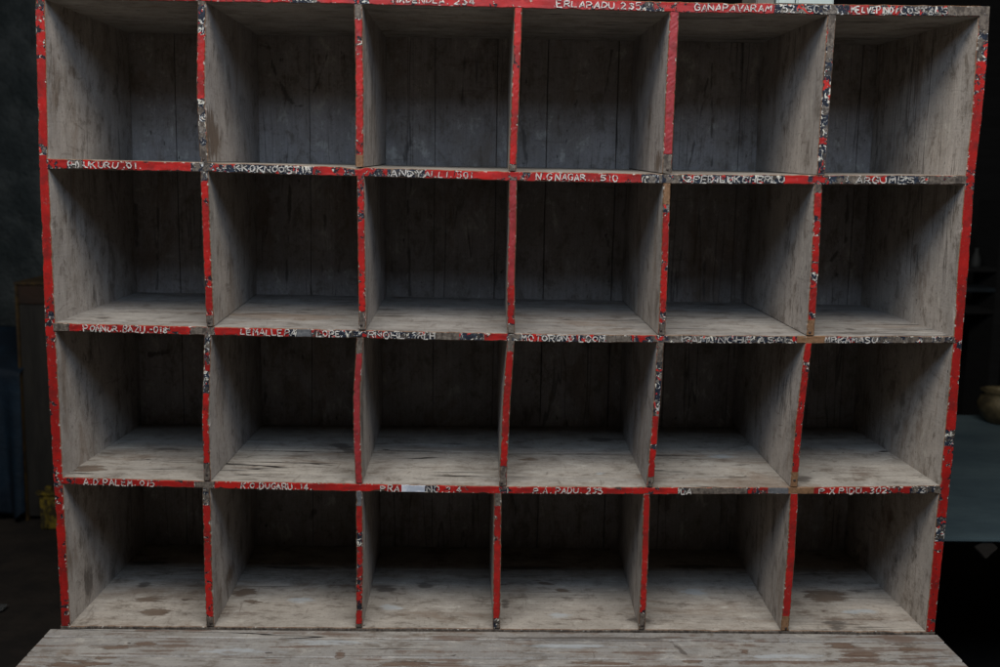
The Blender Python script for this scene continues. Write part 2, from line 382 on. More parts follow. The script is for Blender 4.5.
def shelf_obj(k, name, seams, st):
    def ring(x, y):
        # follow the tapering side panels
        xa = pl(LI, top_of(k, .02)) if k >= 0 else 0
        t = (x-XS[0])/(XS[-1]-XS[0])
        z = top_of(k, .8) if k >= 0 else 1.1
        xl = lerp(pl(LI, z), XBL, y/D)-.003; xr = lerp(pl(RI, z), XBR, y/D)+.003
        X = lerp(xl, xr, t)
        xf = lerp(pl(LI, z)-.003, pl(RI, z)+.003, t)
        if k >= 0:
            wob = .0012*n1d(X, 3.3, k*3+1)*(y/D)
            return Vector((X, y, bot_of(k, xf, y))), Vector((X, y, top_of(k, xf, y)+wob))
    segs = wearfun(SEG[k], None)
    return board(name, XS, ring, segs, cab, W_SHELF, 34, 2, st, seams, seed=k*17+3)
seam = lambda x, y, z: on_z(x, y, z).y
s1 = shelf_obj(1, 'shelf', [seam(700, 322, pl(SH_T[1], 1.1))], st1)
s0 = shelf_obj(0, 'shelf', [.19], None)
s2 = shelf_obj(2, 'shelf', [seam(250, 450, pl(SH_T[2], .4))], st2)
SHELVES = {0: s0, 1: s1, 2: s2}
# top board
XT = frange(pl(LS, 1.1)-.001, pl(RI, 1.1)+.001, .0042)
topb = board('top_board', XT, lambda x, y: (Vector((x, y-.002, bot_of(-1, x, y))), Vector((x, y-.002, lerp(pl(TB_T, x), BK_TOP(x)+.02, y/D)))),
             wearfun(SEG_TOP, None), cab, W_SHELF, 20, 2, None, [], seed=71)
# cabinet floor
XF = frange(pl(LS, 0)-.001, pl(RO, 0)+.0, .0042)
def ring_floor(x, y): return Vector((x, y-.0, -.022)), Vector((x, y, .0006*n1d(x, 4, 31)+.0006*noise.noise(Vector((x*5, y*9, 3)))))
flo = board('bottom_board', XF, ring_floor, wearfun([(9, 'sill')], None), cab, W_FLOOR, 60, 1, st3, [seam(450, 570, 0), seam(860, 606, 0)+.002], seed=91)
# ledge: three planks running out in front
led = []
yb = [-.0025, seam(480, 639.5, -.003), seam(480, 658.5, -.003), -.30, -.42]
def ledge_plank(i):
    y1, y0 = yb[i], yb[i+1]
    bm = bmesh.new(); ca = bm.verts.layers.float_color.new('wear')
    xs = frange(pl(LS, 0)-.016+.001*i, pl(RO, 0)+.002-.0015*i, .005); nys = max(5, int((y1-y0)/.005))
    prev = None; g = .0029
    for x in xs:
        col = []
        e = .0010*n1d(x, 7, i)+.0008*n1d(x, 50, i+4)
        prof_ = [(y1-g+e, -.03), (y1-g+e, -.0035-.0015)] + [(lerp(y1-g-.0014+e, y0+g+.0014, q/nys), None) for q in range(nys+1)] + [(y0+g, -.005), (y0+g, -.03)]
        for (y, z) in prof_:
            zz = z if z is not None else -.003+.0008*noise.noise(Vector((x*3, y*12, i*5)))+(.0004*i)
            P = Vector((x, y, zz)); v = bm.verts.new(INV @ P); v[ca] = (*ledge_st(P), 1); col.append(v)
        if prev:
            for a, b, c, d in zip(prev, prev[1:], col[1:], col): bm.faces.new((a, b, c, d))
            bm.faces.new((prev[-1], prev[0], col[0], col[-1]))
        else: bm.faces.new(col)
        prev = col
    bm.faces.new(prev[::-1])
    return bm_obj('ledge_plank', bm, W_LEDGE, cab)
for i in range(4): led.append(ledge_plank(i))

# ---- side panels
def side(name, outer, inner, xbo, xbi, segs, seed, flip):
    z1 = 1.1+.022; zs = frange(0.0005, pl(TB_T, outer[0][1])-.0003 if not flip else pl(TB_T, 1.58), .004)
    if not flip: zs = frange(.0005, pl(TB_B, .02)+.0, .004)
    def ring(z, y):
        a = Vector((lerp(pl(outer, z), xbo, y/D), y, z)); b = Vector((lerp(pl(inner, z), xbi, y/D), y, z))
        return a, b
    def st(P):
        g = max(0, 1-abs(P.z-.03)/.05)*.3
        a = 0
        if not flip: a = blob(P, Vector((0, .10, .05)), .045, .06, 1, 2)*.55
        return (0, max(g*.6, a), 0)
    return board(name, zs, ring, wearfun(segs, None), cab, W_SIDE, 26, 2, st, [], seed=seed, jit=.0005)
H = 1.11
side('side_panel', LS, LI, XBL-.016, XBL, [(.05, 'chip'), (.25, 'red'), (.27, 'half'), (.31, 'chip'), (.5, 'red'), (.56, 'chip'), (.575, 'half'), (.62, 'chip'), (.84, 'clean'), (.86, 'half'), (1.0, 'clean'), (1.08, 'chip'), (2, 'half')], 201, False)
zr = lambda y: on_y(950, y).z
side('side_panel', RO, RI, XBR+.016, XBR, [(zr(619), 'half'), (zr(542), 'red'), (zr(519), 'old'), (zr(505), 'red'), (zr(488), 'chip'), (zr(445), 'chip'), (zr(430), 'old'), (zr(385), 'red'), (zr(375), 'chip'),
      (zr(350), 'clean'), (zr(340), 'half'), (zr(215), 'clean'), (zr(190), 'red'), (zr(170), 'half'), (zr(120), 'clean'), (zr(95), 'red'), (zr(60), 'half'), (zr(28), 'obare'), (3, 'bare')], 231, True)

# ---- dividers: front centre line in photo points, half width px, back x of the seen face, segments (share from top)
DV = {
 (0, 0): ([(201.7, 6), (200.5, 90), (204, 163)], 3.9, (259, 'R', 100), [(.03, 'bare'), (.2, 'old'), (.6, 'red'), (.9, 'obare'), (1, 'bare')]),
 (0, 1): ([(358.2, 6), (359.5, 80), (359.5, 167)], 3.9, (386, 'R', 100), [(.09, 'bare'), (.88, 'red'), (.92, 'chip'), (1, 'brown')]),
 (0, 2): ([(518.4, 9), (515.3, 100), (512.5, 171)], 3.7, (508, 'L', 100), [(.25, 'clean'), (.36, 'chip'), (.96, 'clean'), (1, 'bare')]),
 (0, 3): ([(674.6, 13), (670, 100), (667, 173)], 4.6, (631, 'L', 100), [(.88, 'fade'), (1, 'bare')]),
 (0, 4): ([(832, 16), (828, 70), (820.8, 175)], 4.2, (759, 'L', 100), [(.18, 'bare'), (.3, 'obare'), (.76, 'old'), (.82, 'chip'), (1, 'old')]),
 (1, 0): ([(204.2, 173), (207.3, 260), (210.2, 326)], 3.8, (256, 'R', 240), [(.05, 'obare'), (.92, 'red'), (1, 'bare')]),
 (1, 1): ([(360.5, 177), (361.5, 250), (362.4, 330)], 3.6, (386, 'R', 240), [(.3, 'half'), (.88, 'red'), (1, 'bare')]),
 (1, 2): ([(513, 181), (512.4, 235), (511, 275), (511, 333)], 3.8, (505, 'L', 240), [(.68, 'fade'), (.9, 'red'), (.94, 'chip'), (1, 'bare')]),
 (1, 3): ([(667, 184), (664.8, 260), (661.8, 335)], 3.6, (624, 'L', 240), [(.13, 'brown'), (.18, 'old'), (.5, 'red'), (.58, 'half'), (.82, 'red'), (.86, 'chip'), (.93, 'half'), (1, 'bare')]),
 (1, 4): ([(818.5, 185), (815.4, 260), (810.5, 336)], 3.9, (747, 'L', 240), [(.05, 'bare'), (.2, 'red'), (.25, 'half'), (.5, 'red'), (.68, 'half'), (.85, 'red'), (.9, 'half'), (1, 'brown')]),
 (2, 0): ([(207.6, 335.6), (205.4, 420), (207.3, 481)], 3.5, (262, 'R', 390), [(.12, 'obare'), (.25, 'half'), (.4, 'old'), (.88, 'red'), (1, 'bare')]),
 (2, 1): ([(360.2, 338.5), (356.7, 395), (357, 440), (359, 484)], 3.6, (382, 'R', 390), [(.10, 'bare'), (.88, 'fade'), (1, 'fade')]),
 (2, 2): ([(510.8, 342), (506.7, 400), (502.7, 487)], 3.8, (498, 'L', 390), [(.07, 'bare'), (.87, 'clean'), (1, 'bare')]),
 (2, 3): ([(660.6, 343.5), (658, 390), (650, 488)], 3.5, (620, 'L', 390), [(.14, 'bare'), (.5, 'old'), (.7, 'clean'), (.74, 'old'), (.92, 'clean'), (1, 'bare')]),
 (2, 4): ([(808.5, 344), (804.5, 380), (799, 425), (794, 487)], 3.7, (736, 'L', 390), [(.12, 'clean'), (.16, 'half'), (.4, 'red'), (.9, 'chip'), (1, 'brown')]),
 (3, 0): ([(206.2, 488.5), (208, 570), (210.4, 627)], 4.0, (257, 'R', 520), [(.12, 'obare'), (.93, 'red'), (1, 'bare')]),
 (3, 1): ([(359, 492), (359.8, 560), (359, 627)], 3.4, (381, 'R', 520), [(.10, 'grey'), (.3, 'red'), (.55, 'half'), (.97, 'chip'), (1, 'bare')]),
 (3, 2): ([(497.8, 494.2), (497.2, 560), (496.4, 629.5)], 3.8, (489, 'L', 520), [(.09, 'bare'), (.93, 'red'), (1, 'obare')]),
 (3, 3): ([(646.8, 494.8), (645, 560), (642, 630)], 3.4, (619, 'L', 520), [(.75, 'clean'), (.88, 'chip'), (1, 'bare')]),
 (3, 4): ([(794.4, 494.5), (790.7, 560), (784.7, 631.5)], 4.2, (735, 'L', 520), [(.9, 'clean'), (1, 'brown')]),
}
def divider(r, c):
    pts, hw, (bx, sd, by), segs = DV[(r, c)]
    P = sorted(((p.z, p.x) for p in (on_y(x, y) for x, y in pts)))
    half = on_y(500+hw, 330).x-on_y(500, 330).x
    xb = on_y(bx, by, D).x; ba, bb = (xb-2*half, xb) if sd == 'R' else (xb, xb+2*half)
    if sd == 'R': ba, bb = xb-2*half, xb
    xm = P[0][1]
    N = 62
    xc_b, xc_t = pl(P, P[0][0]), pl(P, P[-1][0])
    def ring(s, y):       # s = 0 bottom .. 1 top
        def pt(xf, xbk):
            X0 = lerp(xf, xbk, y/D)
            zb = top_of(r, X0, y)+.0016; zt = bot_of(r-1, X0, y)+.0012
            return zb+(zt-zb)*s
        zb = top_of(r, xc_b); zt = bot_of(r-1, xc_t); z = zb+(zt-zb)*s
        xf = pl(P, z)
        bow = .0012*math.sin(math.pi*s)*(1 if (r+c) % 2 else -1)
        za = pt(xf-half, ba)
        wob = .0015*noise.noise(Vector((y*6, s*2, r*5+c)))*(y/D)
        return Vector((lerp(xf-half, ba, y/D)+bow*y/D+wob, y-.001, za)), Vector((lerp(xf+half, bb, y/D)+bow*y/D+wob, y-.001, za))
    sg = wearfun([(e, k) for e, k in segs], None)
    cbot = ring(0., 0.)[1]; z0 = cbot.z
    def st(Q):
        a = b = 0
        h = Q.z-z0
        if (r, c) == (0, 0): a = blob(Q, Vector((0, .03, z0+.045)), .07, .05, 1, 2)*.62
        if (r, c) == (3, 0): a = blob(Q, Vector((0, .15, z0+.04)), .045, .03, 1, 2)*.62
        if (r, c) == (0, 3): a = blob(Q, Vector((0, .05, z0+.02)), .05, .03, 1, 2)*.62
        if c < 2: b = blob(Q, Vector((0, .02, z0)), .03, .06, 1, 2)*.35
        else: b = blob(Q, Vector((0, .0, z0)), .02, .05, 1, 2)*.35
        if (r, c) == (2, 1): b = max(b, blob(Q, Vector((0, .03, z0+.12)), .05, .12, 1, 2)*.5)
        return (a, b, 0)
    return board('divider', [i/N for i in range(N+1)], ring, lambda s: sg(1-s), cab, W_SIDE, 20, 2, st, [], seed=300+r*31+c*7, jit=.0007)
DIV = {}
for r in range(4):
    for c in range(5):
        o = divider(r, c); DIV[(r, c)] = o

M_NAIL = simple('rusty_nail', (.05, .032, .024), (.02, .015, .013), 300, rough=.6, bd=.0003)
for (r, c) in ((0, 0), (0, 3), (0, 4), (1, 1), (1, 3), (1, 4), (2, 0), (2, 2), (2, 4), (3, 3), (3, 4), (3, 0), (1, 0), (2, 3)):
    pts = DV[(r, c)][0]; p = on_y(pts[-1][0]+random.uniform(-1, 1), pts[-1][1]-random.uniform(3, 7))
    bm = bmesh.new(); bmesh.ops.create_uvsphere(bm, u_segments=12, v_segments=8, radius=.0024)
    for v in bm.verts: v.co = INV @ Vector((p.x+v.co.x, -.0012+v.co.y*.5, p.z+v.co.z))
    bm_obj('nail', bm, M_NAIL, DIV[(r, c)], True)

# ---- back panel of upright boards
bm = bmesh.new(); ca = bm.verts.layers.float_color.new('wear')
xe = [XBL-.02]
for w in (.112, .15, .128, .10, .162, .13, .105, .148, .12, .14, .118, .135, .2): xe.append(xe[-1]+w)
xe = [x for x in xe if x < XBR-.03]+[XBR+.02]
cracks = [(on_y(712, 60, D), on_y(712, 165, D)), (on_y(706, 80, D), on_y(688, 170, D))]
def MK(*pts, w=.007): return ([on_y(x, y, D) for x, y in pts], w)
MARKS = [MK((266, 42), (276, 75), (288, 98), (297, 107), (308, 104), (318, 80), (330, 45), w=.006), MK((404, 168), (407, 150), (411, 138), w=.013),
         MK((712, 55), (712, 165), w=.0055), MK((708, 78), (700, 120), (688, 172), w=.0055), MK((527, 168), (524, 135), (519, 118), w=.008), MK((612, 50), (606, 90), (598, 170), w=.0055), MK((616, 60), (617, 168), w=.0055),
         MK((135, 205), (137, 245), w=.010), MK((158, 200), (157, 290), w=.006), MK((290, 185), (286, 292), w=.006), MK((325, 215), (324, 260), (322, 296), w=.009), MK((408, 200), (410, 296), w=.0055),
         MK((608, 230), (609, 282), w=.007), MK((705, 248), (704, 300), w=.007), MK((832, 260), (846, 240), (848, 190), w=.008), MK((150, 355), (168, 352), w=.012), MK((310, 520), (314, 512), w=.013), MK((264, 350), (266, 420), w=.007)]
def vmark(P):
    r = 0
    for pts, w in MARKS:
        for p, q in zip(pts, pts[1:]):
            if abs(P.x-p.x) > .12 or P.z > max(p.z, q.z)+.03 or P.z < min(p.z, q.z)-.03: continue
            d = q-p; Q = Vector((P.x, p.y, P.z)); t = max(0, min(1, ((Q-p).dot(d))/d.length_squared)); r = max(r, 1.15-((Q-(p+d*t)).length/w))
    return min(1, max(0, r))
for i, (a, b) in enumerate(zip(xe, xe[1:])):
    off = D+.001+.0022*random.random(); g = .0003+.0004*random.random(); zs = frange(-.02, 1.13, .006)
    tw = random.uniform(-.0012, .0012)
    for side_ in (0,):
        prev = None
        nx = max(2, int((b-a)/.0042))
        for z in zs:
            e0 = .0008*n1d(z, 5, i); e1 = .0008*n1d(z, 5, i+1)
            row = [Vector((a+g+e0, D+.016, z)), Vector((a+g+e0, off+.0009, z))]
            row += [Vector((lerp(a+g+.0006+e0, b-g-.0006+e1, q/nx), off+tw*(q/nx), z)) for q in range(nx+1)]
            row += [Vector((b-g+e1, off+.0009, z)), Vector((b-g+e1, D+.016, z))]
            col = []
            for Pp in row:
                v = bm.verts.new(INV @ Pp)
                d1 = max(0, n1d(Pp.x*2+Pp.z*.2, 8, 3))*.25
                v[ca] = (0, max(d1, vmark(Pp)*(.62+.5*noise.noise(Pp*40))), 0, 1); col.append(v)
            if prev:
                for p, q, r_, s_ in zip(prev, prev[1:], col[1:], col): bm.faces.new((p, q, r_, s_))
                bm.faces.new((prev[-1], prev[0], col[0], col[-1]))
            else: bm.faces.new(col)
            prev = col
        bm.faces.new(prev[::-1])
backp = bm_obj('back_panel', bm, W_BACK, cab)
# battens behind the backing close the gaps, plus the trestle legs the cabinet stands on
for z in (.0, .28, .55, .83, 1.08):
    bm = bmesh.new(); add_box(bm, XBL-.02, XBR+.02, D+.0175, D+.037, z-.02, z+.03, .002)
    bmesh.ops.transform(bm, matrix=INV, verts=bm.verts); bm_obj('rear_batten', bm, W_BARE, cab)
bm = bmesh.new(); add_box(bm, XBL-.02, XBR+.02, D+.039, D+.045, -.02, 1.12, .001)
bmesh.ops.transform(bm, matrix=INV, verts=bm.verts); bm_obj('rear_sheet', bm, W_BARE, cab)
for x in (.08, 1.48):
    for y in (-.30, .37):
        bm = bmesh.new(); add_box(bm, x-.03, x+.03, y-.03, y+.03, G, -.0335 if y < 0 else -.0235, .004)
        bmesh.ops.transform(bm, matrix=INV, verts=bm.verts); bm_obj('leg', bm, W_BARE, cab)
for y in (-.25, .08):
    bm = bmesh.new(); add_box(bm, .12, 1.44, y-.012, y+.012, -.13, -.0345 if y < 0 else -.0235, .003)
    bmesh.ops.transform(bm, matrix=INV, verts=bm.verts); bm_obj('rail', bm, W_BARE, cab)

# ---- hand painted writing -------------------------------------------
F = {  # strokes on a 0..4 x 0..6 grid
'A': ['0,0 2,6 4,0', '.8,2 3.2,2'], 'B': ['0,0 0,6 2.6,6 3.6,4.6 2.6,3.2 0,3.2', '2.6,3.2 4,1.6 2.6,0 0,0'], 'C': ['4,5 2.6,6 1,5.6 0,3 1,.4 2.6,0 4,1'],
'D': ['0,0 0,6 2.4,5.6 4,3 2.4,.3 0,0'], 'E': ['3.6,6 0,6 0,0 3.8,0', '0,3.1 3,3.1'], 'F': ['3.6,6 0,6 0,0', '0,3.1 3,3.1'], 'G': ['4,5 2.6,6 1,5.6 0,3 1,.4 2.8,0 4,1.2 4,2.8 2.4,2.8'],
'H': ['0,0 0,6', '4,0 4,6', '0,3 4,3'], 'I': ['2,0 2,6'], 'K': ['0,0 0,6', '3.8,6 0,2.8', '1.2,3.6 4,0'], 'L': ['0,6 0,0 3.6,0'], 'M': ['0,0 .4,6 2,2.4 3.6,6 4,0'], 'N': ['0,0 0,6 4,0 4,6'],
'O': ['2,6 .4,4.8 .1,2.4 1.2,.2 2.8,.2 3.9,2.4 3.6,4.8 2,6'], 'P': ['0,0 0,6 2.8,6 4,4.6 2.8,3 0,2.8'], 'R': ['0,0 0,6 2.8,6 3.8,4.6 2.6,3.1 0,2.9', '1.8,2.9 4,0'], 'S': ['3.8,5.2 2.2,6 .4,5 .6,3.6 3.4,2.5 3.8,1 2,0 .2,.8'],
'T': ['0,6 4,6', '2,6 2,0'], 'U': ['0,6 .1,1.4 1.4,0 2.8,.1 3.9,1.5 4,6'], 'V': ['0,6 2,0 4,6'], 'X': ['0,6 4,0', '0,0 4,6'], 'Y': ['0,6 2,3 4,6', '2,3 2,0'], 'Z': ['0,6 4,6 0,0 4,0'],
'0': ['2,6 .6,4.8 .3,2.4 1.4,.1 2.7,.2 3.7,2.6 3.3,4.9 2,6'], '1': ['2,0 2,6 1.2,5'], '2': ['.4,4.8 2,6 3.6,4.8 3.2,3.2 .2,0 3.9,0'], '3': ['.4,5.6 2.6,6 3.6,4.6 1.8,3.2 3.8,1.8 2.4,0 .2,.6'],
'4': ['2.6,0 2.8,6 .2,1.8 4,1.8'], '5': ['3.6,6 .6,6 .4,3.6 2.6,3.8 3.8,2 2.4,.1 .3,.6'], '6': ['3,6 .8,4 .3,1.6 1.8,0 3.5,1.4 2.8,3 .6,2.6'], '8': ['2,3.2 .5,4.6 2,6 3.5,4.6 2,3.2 .3,1.4 2,0 3.7,1.4 2,3.2'],
'.': ['1.6,.2 2.2,.9'], '-': ['.6,3 3.2,3'], '(': ['2.6,6.4 1.3,4.6 1.3,1.6 2.6,-.2'], ')': ['1.2,6.4 2.5,4.6 2.5,1.6 1.2,-.2'], '>': ['.6,5.4 3.2,3 .6,.6']}
def text(s, x0, x1, yc, k, parent, mat, hpx=6.2, wpx=1.0, rnd=.8, label=None):
    """letters brushed on the front edge; x0..x1 extent, k = which board (−1 top)"""
    adv = [.45 if ch in ' ' else (.62 if ch in '.()I1-' else 1.0) for ch in s]
    tot = sum(adv); X0 = on_y(x0, yc).x; X1 = on_y(x1, yc).x; unit = (X1-X0)/tot
    h = hpx*.00173; w = wpx*.00173*.5
    bm = bmesh.new(); cur = X0
    rs = random.Random(s+str(x0))
    for ch, a in zip(s, adv):
        if ch in F:
            cw = unit*a*.74 if a > .7 else unit*a*.9
            hh = h*rs.uniform(.80, 1.12); sh = rs.uniform(-.14, .20)*h; dz = rs.uniform(-.06, .06)*h
            zb = (lerp(pl(SH_B[k], cur), pl(SH_T[k], cur), .5) if k >= 0 else lerp(pl(TB_B, cur), pl(TB_T, cur), .5))
            off = ((CF*0+0))
            for st in F[ch]:
                pts = []
                for q in st.split():
                    a_, b_ = map(float, q.split(','))
                    u = cur+cw*(a_/4)+sh*(b_/6); z = zb-hh/2+hh*b_/6+dz
                    pts.append(Vector((u+rs.uniform(-rnd, rnd)*.0006, 0, z+rs.uniform(-rnd, rnd)*.0006)))
                # smooth a little
                pp = [pts[0]]
                for p, q in zip(pts, pts[1:]): pp += [p.lerp(q, .33), p.lerp(q, .67), q]
                pts = pp
                L = []
                for i, p in enumerate(pts):
                    t = (pts[min(i+1, len(pts)-1)]-pts[max(i-1, 0)]); t = t.normalized() if t.length > 0 else Vector((1, 0, 0))
                    nrm = Vector((-t.z, 0, t.x)); ww = w*rs.uniform(.55, 1.35)
                    y = -.0022 if k >= 0 else -.0040
                    L.append([bm.verts.new(INV @ (p+nrm*ww+Vector((0, y, 0)))), bm.verts.new(INV @ (p-nrm*ww+Vector((0, y, 0)))),
                              bm.verts.new(INV @ (p-nrm*ww+Vector((0, y+.0012, 0)))), bm.verts.new(INV @ (p+nrm*ww+Vector((0, y+.0012, 0))))])
                for a1, b1 in zip(L, L[1:]):
                    for j in range(4): bm.faces.new((a1[j], a1[(j+1) % 4], b1[(j+1) % 4], b1[j]))
                bm.faces.new(L[0][::-1]); bm.faces.new(L[-1])
        cur += unit*a
    o = bm_obj('lettering', bm, mat, parent); return o
T = [(-1, 'KAIKARAM.OO(TANUKU)', 207, 313, 2, LET), (-1, 'NADENDLA.', 393, 450, 2, LET), (-1, '234', 454, 477, 2, LET), (-1, '.ERLAPADU.235', 552, 643, 6, LET), (-1, 'GANAPAVARAM', 694, 772, 8, LET),
     (-1, '52', 783, 796, 8, LET), (-1, 'SC 5', 807, 829, 9, LETD), (-1, 'MELVEPINDI', 851, 897, 9, LET), (-1, 'COSTALS', 900, 948, 11, LETD),
     (0, '(H)', 68, 81, 165, LET), (0, 'UKURU .01.', 84, 143, 166, LET), (0, 'KKOKNOOSTIA', 235, 313, 170, LET), (0, 'ANDY', 391, 424, 173, LET), (0, 'ALLI. 501', 425, 474, 174, LETD), (0, 'N.G NAGAR..', 536, 595, 177, LET), (0, '510', 600, 620, 178, LET),
     (0, '2PEDILUKCHERLU', 686, 786, 179, LET), (0, 'ARGU', 856, 888, 180, LET), (0, 'MES 2', 889, 928, 180, LETD),
     (1, 'PONNUR.BAZU.-018', 84, 169, 328, LET), (1, 'LEMALLEPA', 241, 297, 331, LET), (1, 'LOPE', 317, 342, 333, LET), (1, 'RNOHL.', 368, 412, 335, LET), (1, 'RLH', 418, 436, 336, LET),
     (1, 'MOTOROND LOOM', 522, 606, 338, LET), (1, 'KAMUNOHE ASAL', 682, 794, 340, LETD), (1, 'MRKAMASU', 825, 878, 340, LET),
     (2, 'A.D.PALEM. 015', 84, 156, 481, LET), (2, 'K.O.DUGARU. 14.', 241, 313, 486, LET), (2, 'PRA', 381, 401, 487, LET), (2, 'NO.2.4', 427, 463, 489, LET), (2, 'P.A. PADU. 235', 533, 604, 490, LET),
     (2, 'LA', 681, 692, 491, LET), (2, 'P.X PIDU. 302.', 819, 892, 491, LET), (2, '37', 920, 934, 490, LETD)]
for k, s, x0, x1, yc, mt in T:
    text(s, x0, x1, yc, k, topb if k < 0 else SHELVES[k], mt)

# ------------------------------------------------------------------ surroundings
M_WALL = simple('dark_plaster', (.055, .066, .068), (.018, .026, .028), 5, rough=.9, bd=.05)
M_SHADE = simple('deep_shade_black', (.006, .006, .006), (.003, .003, .003), 4, (1, 1, 10), rough=.9)  # deep shade at the right put in as a near-black colour
M_FLOOR = simple('dark_earth_floor', (.040, .031, .024), (.022, .018, .015), 7, rough=.85, bd=.01)
def tagbox(name, args, mat, bev=.002, kind=None, label=None, cat=None):
    bm = bmesh.new()
    for a in args: add_box(bm, *a, bev)
    cx = [sum(v.co[i] for v in bm.verts)/len(bm.verts) for i in range(3)]; zmin = min(v.co.z for v in bm.verts); org = Vector((cx[0], cx[1], zmin))
    bmesh.ops.translate(bm, verts=bm.verts, vec=-org)
    o = bm_obj(name, bm, mat); o.location = org; tag(o, label, cat, None, kind); return o
def sheet(name, x0, x1, y0, y1, z, mat):
    bm = bmesh.new(); bmesh.ops.create_grid(bm, x_segments=60, y_segments=60, size=1)
    for v in bm.verts:
        X = lerp(x0, x1, v.co.x/2+.5); Y = lerp(y0, y1, v.co.y/2+.5); v.co = Vector((X, Y, .006*noise.noise(Vector((X*2, Y*2, 1)))))
    o = bm_obj(name, bm, mat); o.location = (0, 0, z); tag(o, kind='structure'); return o
sheet('floor', -6, 8, -5, 6, G, M_FLOOR)
YW = 3.0
o = tagbox('plaster_wall', [(-5, .75, YW, YW+.15, G-.02, 2.6)], M_WALL, 0, None, 'dark blue grey rough plaster wall behind the left side of the cabinet', 'wall')
o = tagbox('shade_wall', [(.752, 7, YW+.9, YW+1.0, G-.02, 2.6)], M_SHADE, 0, None, 'near-black wall painted for the open darkness behind the right side of the cabinet', 'wall')  # dark sheet added where there is only open darkness

# locker / standing board seen left of the cabinet
YL = on_z(30, 521, G).y
lk = empty('wooden_locker', (on_y(32, 300, YL).x+.12, YL, G), 'dark narrow wooden locker with yellow-brown edges standing at the left by the plaster wall', 'locker')
LI_ = lk.matrix_world.inverted()
def part(name, boxes, mat, root, bev=.003):
    bm = bmesh.new()
    for b in boxes: add_box(bm, *b, bev)
    bmesh.ops.transform(bm, matrix=root.matrix_world.inverted(), verts=bm.verts); return bm_obj(name, bm, mat, root)
M_LOCK = simple('dark_brown_board', (.028, .026, .022), (.017, .016, .014), 5, (6, 6, 1), .7)
M_LEDG = simple('ochre_edge', (.075, .045, .012), (.035, .022, .01), 22, (1, 1, 1), .7)  # yellow-brown tone for the locker's left edge and top
M_LTOP = simple('reddish_brown_rail', (.035, .017, .009), (.02, .012, .008), 12, (1, 1, 1), .7)
xl = on_y(15.5, 300, YL).x; xrr = xl+.42; zt = on_y(16, 282, YL).z
part('front_board', [(xl+.012, xrr, YL, YL+.02, G+.02, zt-.09)], M_LOCK, lk)
part('top_rail', [(xl+.012, xrr, YL-.005, YL+.022, zt-.088, zt-.012)], M_LTOP, lk)
part('edge_strip', [(xl, xl+.010, YL-.008, YL+.024, G, zt-.012)], M_LEDG, lk)
part('locker_top', [(xl-.002, xrr+.005, YL-.012, YL+.35, zt-.010, zt)], M_LEDG, lk)
part('carcass', [(xl+.002, xrr, YL+.026, YL+.34, G+.01, zt-.012)], M_LOCK, lk)

# blue cloth over a bench, far left
M_BLUE = simple('dark_blue_cloth', (.006, .022, .042), (.003, .011, .022), 5, rough=.75, bd=.01)
bm = bmesh.new(); bmesh.ops.create_grid(bm, x_segments=90, y_segments=60, size=1)
YB = on_z(10, 524, G).y
bx1 = on_y(20, 380, YB).x; bx0 = bx1-1.2; bz = on_y(5, 342, YB+.15).z
for v in bm.verts:
    u = v.co.x/2+.5; w = v.co.y/2+.5; X = lerp(bx0, bx1, u)
    # w: 0 = hem at front, .5 front top edge, 1 = back
    if w < .5: Y = YB+.03*math.sin(X*31)*(1-w*2)+.02*math.sin(X*77+2)*(1-w*2); Z = lerp(G+.04, bz-.10, w*2)+(.02*math.sin(X*40)*(1-w*2))
    else: Y = lerp(YB, YB+.4, (w-.5)*2); Z = lerp(bz-.10, bz+.03, (w-.5)*2)+.03*noise.noise(Vector((X*5, Y*6, 2)))
    v.co = Vector((X, Y, Z))
bmesh.ops.solidify(bm, geom=bm.faces[:], thickness=.004)
org = Vector((bx0+.6, YB+.2, G)); bmesh.ops.translate(bm, verts=bm.verts, vec=-org)
o = bm_obj('draped_cloth', bm, M_BLUE, None, True); o.location = org; tag(o, 'dark blue cloth draped over a bench at the far left', 'cloth')
bn = empty('bench', (bx0+.55, YB+.2, G), 'low dark bench hidden under the blue cloth at the far left', 'bench')
part('bench_top', [(bx0+.04, bx1-.09, YB+.05, YB+.38, bz-.17, bz-.13)], M_LOCK, bn)
for xx in (bx0+.1, bx1-.15):
    for yy in (YB+.08, YB+.34): part('leg', [(xx-.02, xx+.02, yy-.02, yy+.02, G, bz-.172)], M_LOCK, bn)

# yellow slatted crate
M_YEL = simple('dirty_yellow_paint', (.25, .18, .015), (.035, .028, .012), 24, rough=.7, bd=.006, th=(.42, .6))
yy = on_z(47, 530, G).y; cx0 = on_y(39.5, 500, yy).x; zt2 = on_y(45, 487, yy).z; zb2 = on_y(45, 528, yy).z
cr = empty('yellow_crate', (cx0+.2, yy+.12, G), 'dirty yellow slatted crate on the floor just left of the cabinet', 'crate')
hh = zt2-G
part('crate_side', [(cx0, cx0+.4, yy, yy+.012, G+.004, G+hh*.80)], M_YEL, cr)
part('crate_side', [(cx0, cx0+.012, yy+.014, yy+.26, G+.004, G+hh*.80)], M_YEL, cr)
part('rim', [(cx0-.010, cx0+.41, yy-.012, yy+.012, G+hh*.815, G+hh*.90)], M_YEL, cr)
for q in range(5): part('rib', [(cx0+.02+q*.08, cx0+.032+q*.08, yy-.009, yy-.001, G+.01, G+hh*.80)], M_YEL, cr)
for xx in (cx0+.016, cx0+.37):
    for y2 in (yy+.016, yy+.235): part('corner_post', [(xx, xx+.024, y2, y2+.022, G, zt2-.004)], M_YEL, cr)
part('crate_base', [(cx0+.016, cx0+.39, yy+.02, yy+.25, G+.01, G+.022)], M_YEL, cr)

